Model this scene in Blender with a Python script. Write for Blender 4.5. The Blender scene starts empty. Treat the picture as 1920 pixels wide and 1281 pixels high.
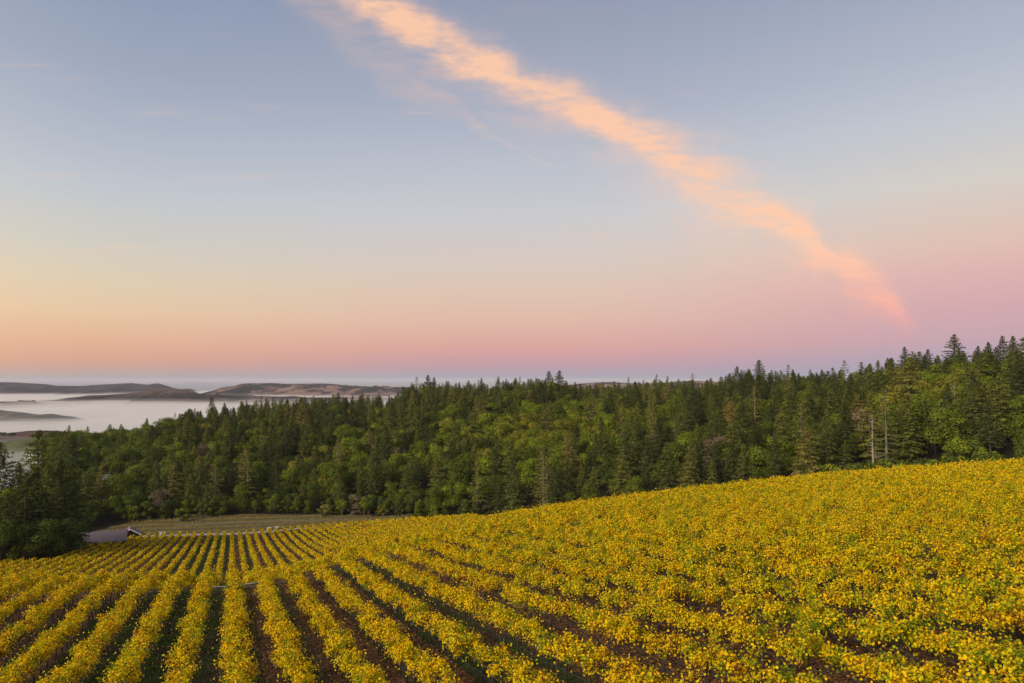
import bpy, math, random
import numpy as np
R = math.radians
rng = np.random.default_rng(7)
random.seed(7)
SC = bpy.context.scene
COL = SC.collection

# ------------------------------------------------------------------ camera
cd = bpy.data.cameras.new("camera"); cam = bpy.data.objects.new("camera", cd); COL.objects.link(cam)
cd.sensor_width = 36; cd.lens = 24; cd.clip_start = 0.5; cd.clip_end = 120000
cam.location = (0, 0, 0); cam.rotation_euler = (R(93.2), 0, 0)
SC.camera = cam
SC.view_settings.view_transform = 'Standard'; SC.view_settings.look = 'None'
SC.view_settings.gamma = 1; SC.view_settings.exposure = 0.0
SC.cycles.max_bounces = 9; SC.cycles.diffuse_bounces = 3; SC.cycles.transmission_bounces = 3
SC.cycles.volume_bounces = 8; SC.cycles.transparent_max_bounces = 8
CP, SP = math.cos(R(3.2)), math.sin(R(3.2))

def lin(c):
    return tuple((x/12.92 if x <= .04045 else ((x+.055)/1.055)**2.4) for x in [v/255 for v in c])

class NT:
    "small helper round a node tree"
    def __init__(s, tree):
        s.t = tree; s.t.nodes.clear()
    def n(s, kind, **kw):
        nd = s.t.nodes.new(kind)
        for k, v in kw.items():
            if k == 'i':
                for a, b in v.items(): s.put(nd, a, b)
            else: setattr(nd, k, v)
        return nd
    def put(s, nd, a, b):
        if isinstance(b, bpy.types.NodeSocket): s.t.links.new(b, nd.inputs[a])
        else: nd.inputs[a].default_value = b
    def m(s, op, a, b=None, c=None, clamp=False):
        nd = s.n('ShaderNodeMath', operation=op, use_clamp=clamp)
        s.put(nd, 0, a)
        if b is not None: s.put(nd, 1, b)
        if c is not None: s.put(nd, 2, c)
        return nd.outputs[0]
    def ss(s, a, b, x):
        nd = s.n('ShaderNodeMapRange', interpolation_type='SMOOTHSTEP', clamp=True)
        s.put(nd, 0, x); s.put(nd, 1, a); s.put(nd, 2, b); return nd.outputs[0]
    def mix(s, f, a, b, mode='MIX'):
        nd = s.n('ShaderNodeMix', data_type='RGBA', blend_type=mode)
        s.put(nd, 0, f); s.put(nd, 6, a); s.put(nd, 7, b); return nd.outputs[2]
    def ramp(s, f, stops, mode='LINEAR'):
        nd = s.n('ShaderNodeValToRGB'); cr = nd.color_ramp; cr.interpolation = mode
        while len(cr.elements) > 1: cr.elements.remove(cr.elements[-1])
        for k, (p, c) in enumerate(stops):
            e = cr.elements[0] if k == 0 else cr.elements.new(p)
            e.position = p; e.color = (*c, 1) if len(c) == 3 else c
        s.put(nd, 0, f); return nd.outputs[0]
    def noise(s, vec, scale, detail=4, rough=.55, out=0, **kw):
        nd = s.n('ShaderNodeTexNoise', **kw); s.put(nd, 'Vector', vec)
        nd.inputs['Scale'].default_value = scale; nd.inputs['Detail'].default_value = detail
        nd.inputs['Roughness'].default_value = rough
        return nd.outputs[out]

# ------------------------------------------------------------------ sky (world)
SUN_AZ = R(228); SUN_EL = R(27)          # azimuth measured from +Y towards +X : behind the camera, a little left
W = bpy.data.worlds.new("World"); SC.world = W; W.use_nodes = True
def build_world():
    g = NT(W.node_tree)
    tc = g.n('ShaderNodeTexCoord').outputs['Generated']
    sep = g.n('ShaderNodeSeparateXYZ', i={0: tc}).outputs
    x, y, z = sep[0], sep[1], sep[2]
    zc = g.m('MAXIMUM', z, 0.0)
    YS = [(712,0.0),(700,.0093),(680,.025),(650,.0485),(600,.087),(550,.126),(500,.164),(400,.2385),(300,.311),(200,.378),(0,.497)]
    left  = [(170,170,172),(190,163,156),(216,163,140),(226,176,146),(228,196,160),(220,202,174),(208,202,188),(190,195,202),(172,179,194),(155,165,185),(129,146,172)]
    mid   = [(158,162,176),(172,158,172),(196,153,162),(216,160,154),(221,180,163),(220,190,172),(214,196,184),(200,199,202),(184,188,199),(167,173,190),(146,153,175)]
    right = [(156,158,178),(162,158,178),(172,158,177),(192,158,171),(206,160,166),(218,170,168),(221,186,170),(210,202,192),(192,195,202),(175,181,195),(148,157,180)]
    zen = (96,112,150)
    def rp(cols): return g.ramp(zc, [(p, lin(c)) for (_, p), c in zip(YS, cols)] + [(1.0, lin(zen))])
    az = g.m('ARCTAN2', x, y)
    f1 = g.ss(R(-36), R(2), az); f2 = g.ss(R(2), R(38), az)
    col = g.mix(f2, g.mix(f1, rp(left), rp(mid)), rp(right))
    # the glow of dawn, behind the camera
    sd = g.n('ShaderNodeVectorMath', operation='DOT_PRODUCT')
    g.put(sd, 0, tc); sd.inputs[1].default_value = (math.sin(SUN_AZ), math.cos(SUN_AZ), 0)
    gl = g.ss(-0.25, 1.0, sd.outputs['Value'])
    glow = g.ramp(zc, [(0, (1.5, .85, .42)), (.12, (1.6, 1.05, .6)), (.3, (1.0, .88, .7)), (.6, (.5, .52, .56)), (1, lin(zen))])
    col = g.mix(gl, col, glow)
    # the streak of cloud, laid out by azimuth and height
    yc = g.m('MAXIMUM', y, .05)
    a = g.m('DIVIDE', x, yc); b = g.m('DIVIDE', z, yc)
    def ab(px, py):
        q = (640.5-py)/1280; bb = (q*CP+SP)/(CP-q*SP); return (px-960)/1280*(CP+bb*SP), bb
    comb = g.n('ShaderNodeCombineXYZ', i={0: a, 1: b}).outputs[0]
    mp = g.n('ShaderNodeMapping', vector_type='POINT'); g.put(mp, 0, comb)
    mp.inputs['Rotation'].default_value = (0, 0, R(32)); mp.inputs['Scale'].default_value = (1.0, 3.2, 1)
    vec = mp.outputs[0]
    n1 = g.noise(comb, 5.5, 3, .5); n2 = g.noise(comb, 17, 4, .55)
    warp = g.m('ADD', g.m('MULTIPLY', g.m('SUBTRACT', n1, .5), .075), g.m('MULTIPLY', g.m('SUBTRACT', n2, .5), .055))
    A0, A1, B1 = -.5, .8, .8
    def curve(pts, sc):
        nd = g.n('ShaderNodeFloatCurve'); c = nd.mapping.curves[0]
        P = [((p[0]-A0)/(A1-A0), p[1]/sc) for p in pts]
        c.points[0].location = (0, P[0][1]); c.points[1].location = (1, P[-1][1])
        for p in P: c.points.new(*p)
        nd.mapping.update()
        g.put(nd, 'Value', g.m('DIVIDE', g.m('SUBTRACT', a, A0), A1-A0)); return g.m('MULTIPLY', nd.outputs[0], sc)
    cl = [(300,-125),(560,-95),(640,-45),(700,2),(800,64),(900,122),(1000,172),(1100,212),(1200,258),(1300,322),(1400,372),(1470,412),(1510,440),(1545,486),(1575,492),(1620,522),(1700,588),(1800,640)]
    cb = curve([ab(*p) for p in cl], B1)
    wd = [(300,.0),(500,.010),(600,.028),(700,.028),(800,.027),(950,.026),(1100,.025),(1200,.032),(1300,.040),(1370,.046),(1430,.034),(1460,.034),(1510,.037),(1545,.020),(1560,.016),(1600,.030),(1650,.022),(1700,.014),(1750,.004)]
    wv = g.m('ADD', curve([(ab(p, np.interp(p, [c[0] for c in cl], [c[1] for c in cl]))[0], v) for p, v in wd], .1), .0008)
    d0 = g.m('SUBTRACT', b, cb)
    d = g.m('DIVIDE', g.m('MULTIPLY', g.m('ADD', d0, warp), .86), wv)
    up = g.m('MAXIMUM', d, 0.0); dn = g.m('MAXIMUM', g.m('MULTIPLY', d, -1.0), 0.0)
    core = g.m('SUBTRACT', 1.0, g.ss(0.15, 1.35, g.m('ADD', up, g.m('MULTIPLY', dn, .85))))
    st = g.noise(vec, 7.5, 6, .6); st2 = g.noise(vec, 26, 5, .6)
    tex = g.m('ADD', g.m('MULTIPLY', st, .9), g.m('MULTIPLY', st2, .45))
    core = g.m('MULTIPLY', core, g.m('ADD', .25, g.m('MULTIPLY', g.ss(.42, .86, tex), .75)))
    veil = g.m('MULTIPLY', g.m('SUBTRACT', 1.0, g.ss(.6, 3.6, g.m('ADD', g.m('MULTIPLY', up, 1.6), dn))), g.ss(.4, .9, tex))
    front = g.m('MULTIPLY', g.ss(.05, .3, y), g.m('SUBTRACT', 1.0, g.ss(.565, .61, a)))
    hi = g.ss(.0, .07, wv)
    alpha = g.m('MINIMUM', g.m('ADD', g.m('MULTIPLY', core, .84), g.m('MULTIPLY', veil, .34)), .95)
    # second, faint band left of the streak
    c2 = curve([ab(*p) for p in [(420,-120),(560,-20),(640,45),(720,110),(800,175),(900,240),(1000,290),(1300,420)]], B1)
    w2 = g.m('ADD', curve([(ab(p, 100)[0], v) for p, v in [(400,.03),(560,.035),(700,.036),(800,.026),(900,.010),(1000,.002),(1100,0)]], .1), .0008)
    d2 = g.m('ABSOLUTE', g.m('DIVIDE', g.m('ADD', g.m('SUBTRACT', b, c2), warp), w2))
    band2 = g.m('MULTIPLY', g.m('SUBTRACT', 1.0, g.ss(.1, 1.5, d2)), g.m('MULTIPLY', g.ss(.35, .95, tex), .27))
    # a few loose wisps
    mp2 = g.n('ShaderNodeMapping'); g.put(mp2, 0, comb)
    mp2.inputs['Rotation'].default_value = (0, 0, R(9)); mp2.inputs['Scale'].default_value = (1, 9, 1); mp2.inputs['Location'].default_value = (3.1, .4, 0)
    ws = g.m('MULTIPLY', g.ss(.60, .80, g.noise(mp2.outputs[0], 3.2, 5, .55)), g.m('MULTIPLY', g.ss(.12, .22, b), .22))
    alpha = g.m('MULTIPLY', g.m('MAXIMUM', alpha, g.m('MAXIMUM', band2, ws)), front)
    ccol = g.ramp(b, [(.04, lin((232,150,160))), (.12, lin((247,176,156))), (.2, lin((254,200,165))), (.5, lin((252,200,165)))])
    col = g.mix(alpha, col, ccol)
    sky = g.n('ShaderNodeTexSky', sky_type='NISHITA', sun_disc=False, sun_elevation=SUN_EL, sun_rotation=SUN_AZ, dust_density=2.0)
    col = g.mix(.008, col, sky.outputs[0], 'ADD')
    bg = g.n('ShaderNodeBackground', i={0: col, 1: 1.0})
    o = g.n('ShaderNodeOutputWorld', i={0: bg.outputs[0]})
build_world()
W.cycles.sampling_method = 'MANUAL'; W.cycles.sample_map_resolution = 512

sl = bpy.data.lights.new("sun", 'SUN'); so = bpy.data.objects.new("sun", sl); COL.objects.link(so)
sl.energy = 3.3; sl.angle = R(20); sl.color = (1.0, .86, .68)
so.rotation_euler = (R(90)-SUN_EL, 0, math.pi-SUN_AZ)
so.location = (0, 0, 300)

# ------------------------------------------------------------------ terrain
ROW = 2.4; VOFF = .35
DU = np.array([-.376, .9266]); DV = np.array([.9266, .376])      # along the rows, across the rows
PU = [-400,-60,0,28,50,71,90,110,130,145,155,201,256,262,275,300,400]
PZ = [30,0,-7.4,-11.7,-15.0,-18.1,-23.2,-29.2,-34.3,-37.0,-38.4,-45.2,-52.3,-52.9,-53.3,-53.6,-53.6]
def pchip(xk, yk, x):
    xk = np.asarray(xk, float); yk = np.asarray(yk, float); x = np.clip(x, xk[0], xk[-1])
    h = np.diff(xk); d = np.diff(yk)/h; m = np.zeros_like(xk); m[0] = d[0]; m[-1] = d[-1]
    for i in range(1, len(xk)-1):
        if d[i-1]*d[i] > 0:
            w1 = 2*h[i]+h[i-1]; w2 = h[i]+2*h[i-1]; m[i] = (w1+w2)/(w1/d[i-1]+w2/d[i])
    i = np.clip(np.searchsorted(xk, x, side='right')-1, 0, len(h)-1)
    t = (x-xk[i])/h[i]; t2 = t*t; t3 = t2*t
    return (2*t3-3*t2+1)*yk[i]+(t3-2*t2+t)*h[i]*m[i]+(-2*t3+3*t2)*yk[i+1]+(t3-t2)*h[i]*m[i+1]
def sst(a, b, x):
    t = np.clip((x-a)/(b-a), 0, 1); return t*t*(3-2*t)
def lump(x, y, s, seed):
    r = np.random.default_rng(seed); o = 0
    for k in range(6):
        an = r.uniform(0, 6.28); f = r.uniform(.6, 1.7)/s; ph = r.uniform(0, 6.28)
        o = o+np.sin((x*math.cos(an)+y*math.sin(an))*f*6.28+ph)
    return o/6
def T(u, v):
    z = pchip(PU, PZ, u)
    nl = np.maximum(-v, 0)
    z = z+nl*(.085*sst(20, 80, u)*(1-sst(85, 140, u))+.055*sst(85, 140, u)*(1-sst(230, 290, u)))
    z = z+pchip([0, 7, 14, 33, 60, 85, 400], [0, .3, 1.5, 3.9, 5.1, 5.6, 5.6], np.maximum(v, 0))*(1-.65*sst(105, 190, u))
    return z
RPX = [-600,-100, 0,  55, 92, 250, 450, 560, 732, 770, 1040,1100,1300,1400,1500,1600,1700,1800,1920,2100,2500]
RD  = [380, 380,390, 400,420, 440, 480, 500, 516, 520, 520, 500, 470, 440, 420, 400, 370, 340, 320, 300, 280]
RY  = [980, 960,940, 905,800, 787, 747, 738, 738, 712, 704, 712, 708, 690, 692, 684, 658, 645, 648, 640, 630]
RB  = [200, 205,215, 225,235, 268, 282, 284, 279, 276, 240, 235, 215, 205, 198, 190, 182, 175, 170, 165, 160]
def G(X, Y):
    "height of the ground"
    X = np.asarray(X, float); Y = np.asarray(Y, float)
    u = DU[0]*X+DU[1]*Y; v = DV[0]*X+DV[1]*Y
    z = T(u, v)-1.9
    z = z+np.maximum(-(v+60), 0)*-.12*(1-sst(-30, 20, -Y))
    px = 960+1280*X/np.maximum(Y, 30.)
    D = np.interp(px, RPX, RD); B = np.interp(px, RPX, RB)
    Zr = -(np.interp(px, RPX, RY)-712)/1280*D-20.5
    zb = np.interp(px, [-100, 60, 200, 300, 700, 900, 1100, 1500, 1920], [-60, -58, -56, -55.5, -55.5, -54, -46, -33, -24])
    s = np.clip((Y-B)/(D-B), 0, 1); s = .55*s+.45*sst(0, 1, s)
    hill = zb+(Zr-zb)*s+lump(X, Y, 90, 3)*1.6*sst(0, .3, s)
    hill = hill+(-150-hill)*sst(0, 1, (Y-D)/500)
    w = sst(B-38, B+2, Y)
    z = z*(1-w)+hill*w
    return np.where(Y > D+520, -150., z)

def newmesh(name, V, F, mats, parent=None, attr=None, smooth=False, mi=None, loc=None):
    "V (n,3), F (m,3|4) or list"
    me = bpy.data.meshes.new(name)
    V = np.ascontiguousarray(V, dtype=np.float32)
    if isinstance(F, np.ndarray):
        k = F.shape[1]; m = len(F)
        me.vertices.add(len(V)); me.vertices.foreach_set('co', V.ravel())
        me.loops.add(m*k); me.loops.foreach_set('vertex_index', F.astype(np.int32).ravel())
        me.polygons.add(m); me.polygons.foreach_set('loop_start', np.arange(0, m*k, k, dtype=np.int32))
        me.update(calc_edges=True)
    else:
        me.from_pydata(V.tolist(), [], F); me.update()
    if attr:
        for an, av in attr.items():
            dom = 'FACE' if len(av) == len(me.polygons) else 'POINT'
            a = me.attributes.new(an, 'FLOAT', dom); a.data.foreach_set('value', np.ascontiguousarray(av, dtype=np.float32))
    for mt in (mats if isinstance(mats, (list, tuple)) else [mats]): me.materials.append(mt)
    if mi is not None: me.polygons.foreach_set('material_index', np.asarray(mi, dtype=np.int32))
    if smooth: me.polygons.foreach_set('use_smooth', np.ones(len(me.polygons), dtype=bool))
    ob = bpy.data.objects.new(name, me); COL.objects.link(ob)
    if parent is not None: ob.parent = parent
    if loc is not None: ob.location = loc
    return ob
def tag(o, label=None, cat=None, group=None, kind=None):
    if label: o['label'] = label
    if cat: o['category'] = cat
    if group: o['group'] = group
    if kind: o['kind'] = kind
    return o
def empty(name, loc, rz=0):
    o = bpy.data.objects.new(name, None); COL.objects.link(o); o.location = loc; o.rotation_euler = (0, 0, rz)
    o.empty_display_size = .3
    return o
class MB:
    def __init__(s): s.v = []; s.f = []
    def box(s, c, d, rz=0, tilt=None):
        k = len(s.v); x, y, z = [q/2 for q in d]; ca, sa = math.cos(rz), math.sin(rz)
        for a in (-x, x):
            for b in (-y, y):
                for e in (-z, z): s.v.append((c[0]+a*ca-b*sa, c[1]+a*sa+b*ca, c[2]+e))
        s.f += [tuple(k+i for i in q) for q in ((0,1,3,2),(4,6,7,5),(0,4,5,1),(2,3,7,6),(0,2,6,4),(1,5,7,3))]
        return s
    def tube(s, pts, rad, n=6):
        k = len(s.v); pts = [np.array(p, float) for p in pts]
        if not hasattr(rad, '__len__'): rad = [rad]*len(pts)
        for i, p in enumerate(pts):
            d = pts[min(i+1, len(pts)-1)]-pts[max(i-1, 0)]; d /= np.linalg.norm(d)
            a = np.cross(d, (0, 0, 1) if abs(d[2]) < .9 else (1, 0, 0)); a /= np.linalg.norm(a); b = np.cross(d, a)
            for j in range(n):
                t = 2*math.pi*j/n; s.v.append(tuple(p+rad[i]*(a*math.cos(t)+b*math.sin(t))))
        for i in range(len(pts)-1):
            for j in range(n):
                s.f.append((k+i*n+j, k+i*n+(j+1) % n, k+(i+1)*n+(j+1) % n, k+(i+1)*n+j))
        s.f.append(tuple(k+j for j in range(n))[::-1]); s.f.append(tuple(k+(len(pts)-1)*n+j for j in range(n)))
        return s
    def prism(s, prof, y0, y1):   # profile in x,z extruded along y
        k = len(s.v); n = len(prof)
        for y in (y0, y1): s.v += [(p[0], y, p[1]) for p in prof]
        s.f += [tuple(range(k, k+n)), tuple(range(k+n, k+2*n))[::-1]]
        s.f += [(k+i, k+n+i, k+n+(i+1) % n, k+(i+1) % n) for i in range(n)]
        return s
    def build(s, name, mat, parent=None, **kw): return newmesh(name, np.array(s.v), s.f, mat, parent, **kw)

# ------------------------------------------------------------------ materials
def mat(name, fn):
    m = bpy.data.materials.new(name); m.use_nodes = True; g = NT(m.node_tree); fn(g); return m
def pbsdf(g, col, rough=.8, spec=.3, bump=None):
    p = g.n('ShaderNodeBsdfPrincipled', i={'Base Color': col, 'Roughness': rough, 'Specular IOR Level': spec})
    if bump is not None:
        b = g.n('ShaderNodeBump', i={'Height': bump}); b.inputs['Strength'].default_value = .6; b.inputs['Distance'].default_value = .1
        g.put(p, 'Normal', b.outputs[0])
    return p.outputs[0]
def out(g, s): g.n('ShaderNodeOutputMaterial', i={0: s})
def simple(name, c, rough=.7, ns=6., amt=.25, spec=.3):
    def f(g):
        tc = g.n('ShaderNodeTexCoord').outputs['Object']
        n = g.noise(tc, ns, 4)
        col = g.mix(n, tuple(x*(1-amt) for x in c)+(1,), tuple(min(1, x*(1+amt)) for x in c)+(1,))
        out(g, pbsdf(g, col, rough, spec, n))
    return mat(name, f)
def leafy(g, col, transl=.3, spec=.25, rough=.55):
    p = g.n('ShaderNodeBsdfPrincipled', i={'Base Color': col, 'Roughness': rough, 'Specular IOR Level': spec})
    t = g.n('ShaderNodeBsdfTranslucent', i={0: col})
    mx = g.n('ShaderNodeMixShader', i={0: transl, 1: p.outputs[0], 2: t.outputs[0]})
    out(g, mx.outputs[0])

def f_vine(g):
    at = g.n('ShaderNodeAttribute', attribute_name='tint').outputs['Fac']
    pos = g.n('ShaderNodeNewGeometry').outputs['Position']
    n = g.noise(pos, .12, 3, .5); n2 = g.noise(pos, 1.3, 4, .6)
    f = g.m('ADD', at, g.m('ADD', g.m('MULTIPLY', g.m('SUBTRACT', n, .5), .45), g.m('MULTIPLY', g.m('SUBTRACT', n2, .5), 1.25)), clamp=True)
    col = g.ramp(f, [(0, (.10, .042, .015)), (.08, (.34, .15, .012)), (.19, (.74, .43, .006)), (.36, (.88, .57, .006)), (.52, (.74, .56, .008)), (.68, (.36, .39, .012)), (1, (.08, .15, .012))])
    leafy(g, col, .25, .06, .8)
M_VINE = mat('vine_leaf', f_vine)
M_WOOD = simple('vine_wood', (.055, .04, .03), .9, 20)
M_POST = simple('trellis_post', (.07, .058, .048), .8, 10)
M_HOSE = simple('drip_hose', (.035, .04, .05), .5, 10)

def f_ground(g):
    pos = g.n('ShaderNodeNewGeometry').outputs['Position']
    dot = g.n('ShaderNodeVectorMath', operation='DOT_PRODUCT'); g.put(dot, 0, pos); dot.inputs[1].default_value = (DV[0], DV[1], 0)
    v = g.m('SUBTRACT', dot.outputs['Value'], VOFF)
    cell = g.m('DIVIDE', v, ROW); fl = g.m('FLOOR', cell); fr = g.m('FRACT', cell)
    wn = g.n('ShaderNodeTexWhiteNoise', noise_dimensions='1D'); g.put(wn, 'W', fl)
    rv = wn.outputs['Value']
    n = g.noise(pos, .35, 4, .6); nf = g.noise(pos, 2.2, 5, .65); nb = g.noise(pos, 14, 4, .7)
    # leaf litter: heavier on one side of each alley, more in some alleys
    lit = g.m('ADD', g.m('MULTIPLY', fr, .9), g.m('ADD', g.m('MULTIPLY', rv, .9), g.m('MULTIPLY', nf, .9)))
    lf = g.ss(1.05, 1.45, lit)
    vor = g.n('ShaderNodeTexVoronoi', i={'Vector': pos}); vor.inputs['Scale'].default_value = 9
    sp = g.n('ShaderNodeSeparateColor', i={0: vor.outputs['Color']}).outputs[0]
    litter = g.ramp(sp, [(0, (.035, .020, .012)), (.45, (.10, .048, .024)), (.8, (.20, .088, .038)), (1, (.36, .20, .07))])
    grass = g.ramp(nb, [(.3, (.018, .032, .008)), (.55, (.042, .068, .013)), (.8, (.085, .10, .028))])
    soil = g.ramp(nb, [(.3, (.03, .021, .014)), (.7, (.07, .05, .033))])
    gr = g.mix(g.ss(.42, .62, n), grass, soil)
    vcol = g.mix(lf, gr, litter)
    # beyond the vineyard: dry pasture, then forest floor
    past = g.ramp(g.m('ADD', g.m('MULTIPLY', nf, .5), g.m('MULTIPLY', n, .5)), [(.3, (.11, .085, .032)), (.55, (.20, .155, .05)), (.75, (.14, .145, .035))])
    sep = g.n('ShaderNodeSeparateXYZ', i={0: pos}).outputs
    wv = g.noise(pos, .02, 2)
    yy = g.m('ADD', sep[1], g.m('MULTIPLY', sep[0], -.10))
    yy = g.m('ADD', yy, g.m('MULTIPLY', g.m('SINE', g.m('MULTIPLY', sep[0], .03)), 1.6))
    stripe = g.m('SINE', g.m('MULTIPLY', yy, .80))
    past = g.mix(g.m('MULTIPLY', g.ss(.0, .9, g.m('ADD', stripe, g.m('MULTIPLY', g.m('SUBTRACT', n, .5), 2.5))), .7), past, (.055, .038, .026, 1))
    floor = g.ramp(nf, [(.3, (.012, .014, .007)), (.7, (.04, .035, .02))])
    a = g.n('ShaderNodeAttribute', attribute_name='zone').outputs['Fac']
    col = g.mix(g.ss(.2, .45, a), vcol, past)
    col = g.mix(g.ss(1.2, 1.6, a), col, floor)
    out(g, pbsdf(g, col, .95, .1, nb))
M_GROUND = mat('vineyard_soil', f_ground)

def axis(fine0, fine1, step, lo, hi, gr=1.09):
    a = list(np.arange(fine0, fine1+.1, step)); s = step
    while a[-1] < hi: s *= gr; a.append(a[-1]+s)
    s = step; b = []; x = fine0
    while x > lo: s *= gr; x -= s; b.append(x)
    return np.array(b[::-1]+a)
gx = axis(-190, 260, 2.0, -20000, 20000); gy = axis(-10, 300, 2.0, -900, 24000)
XX, YY = np.meshgrid(gx, gy); ZZ = G(XX, YY)
def grid_faces(nx, ny):
    i = np.arange(nx-1)[None, :]+nx*np.arange(ny-1)[:, None]; i = i.ravel()
    return np.stack([i, i+1, i+1+nx, i+nx], 1)
def yend(X): return 244+.10*(X+100)
UU = DU[0]*XX+DU[1]*YY; VV = DV[0]*XX+DV[1]*YY
PXg = 960+1280*XX/np.maximum(YY, 30)
Bg = np.interp(PXg, RPX, RB)
zone = sst(0, 1, (YY-yend(XX))/2)*1.0
zone = np.maximum(zone, ((VV < -40.5) & (YY > 171+(XX+104)*.35)).astype(float))
zone = np.maximum(zone, ((VV > 44) & (UU > 118)).astype(float)*1.0)
zone = zone+np.where(YY > Bg+2, 1., 0.)
ground = newmesh('ground', np.stack([XX, YY, ZZ], -1).reshape(-1, 3), grid_faces(len(gx), len(gy)), M_GROUND, attr={'zone': zone.ravel()}, smooth=True)
tag(ground, kind='structure')
#SEA
def f_sea(g):
    pos = g.n('ShaderNodeNewGeometry').outputs['Position']
    n = g.noise(pos, .002, 3)
    out(g, pbsdf(g, g.mix(n, (.16, .19, .23, 1), (.22, .25, .28, 1)), .35, .5))
sea = newmesh('sea', [(-60000, 6500, -149), (60000, 6500, -149), (60000, 60000, -149), (-60000, 60000, -149)], np.array([[0, 1, 2, 3]]), mat('sea_water', f_sea))
tag(sea, kind='structure')

# ------------------------------------------------------------------ strips of road
def strip(name, pts, w, m, lift=.02, n=60):
    P = np.array(pts, float); seg = np.r_[0, np.cumsum(np.linalg.norm(np.diff(P, axis=0), axis=1))]
    t = np.linspace(0, seg[-1], n); x = pchip(seg, P[:, 0], t); y = pchip(seg, P[:, 1], t)
    d = np.stack([np.gradient(x), np.gradient(y)], 1); d /= np.linalg.norm(d, axis=1)[:, None]
    nr = np.stack([-d[:, 1], d[:, 0]], 1); K = 7; V = []
    for k in range(K):
        o = (k/(K-1)-.5)*w; X = x+nr[:, 0]*o; Y = y+nr[:, 1]*o
        V.append(np.stack([X, Y, G(X, Y)+lift+.10*(1-(2*k/(K-1)-1)**2)], 1))
    V = np.concatenate(V); i = (np.arange(n-1)[None, :]+n*np.arange(K-1)[:, None]).ravel()
    return tag(newmesh(name, V, np.stack([i, i+1, i+1+n, i+n], 1), m, smooth=True), kind='structure')
M_GRAVEL = simple('pale_gravel', (.34, .315, .285), .95, 1.5, .2)
M_TRACK = simple('dirt_track', (.19, .145, .10), .95, 1.2, .3)
M_ASPH = simple('worn_asphalt', (.12, .125, .14), .85, 1.2, .3)
strip('road', [(-152, 240), (-125, 244.5), (-100, 247.5), (-60, 251.5), (-20, 254.5), (30, 256)], 4.0, M_GRAVEL, .06)
strip('track', [(-128, 262), (-112, 267.5), (-80, 271), (-40, 273), (-18, 271), (0, 262)], 2.2, M_TRACK, .05)
strip('lane', [(-112, 178), (-121, 184), (-126, 196), (-140, 202)], 4.0, M_ASPH, .15)

# ------------------------------------------------------------------ vine rows
def leafmesh(P, S, tint, nrm, fold):
    "P centres, S sizes -> vertices, quads, face tints"
    N = len(P)
    n = nrm+rng.normal(0, .85, (N, 3)); n /= np.linalg.norm(n, axis=1)[:, None]
    t = rng.normal(0, 1, (N, 3)); t -= n*(t*n).sum(1)[:, None]; t /= np.linalg.norm(t, axis=1)[:, None]
    b = np.cross(n, t); s = S[:, None]
    if fold:
        c0 = P-t*s*.52; c1 = P+t*s*.55; f = n*s*.16
        j = lambda: rng.uniform(.55, 1.35, (N, 1))
        A = [c0*1., P-t*s*.34*j()+b*s*.50*j()+f*j(), P+t*s*.16*j()+b*s*.40*j()+f*j(), c1+n*s*.15*j(), P+t*s*.20*j()-b*s*.40*j()+f*j(), P-t*s*.30*j()-b*s*.50*j()+f*j()]
        V = np.stack(A, 1).reshape(-1, 3); i = np.arange(N)*6
        F = np.concatenate([np.stack([i, i+1, i+2, i+3], 1), np.stack([i, i+3, i+4, i+5], 1)])
        return V, F, np.r_[tint, tint]
    V = np.stack([P-t*s*.56, P+b*s*.48+n*s*.1, P+t*s*.56, P-b*s*.48+n*s*.1], 1).reshape(-1, 3)
    i = np.arange(N)*4
    return V, np.stack([i, i+1, i+2, i+3], 1), tint
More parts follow.
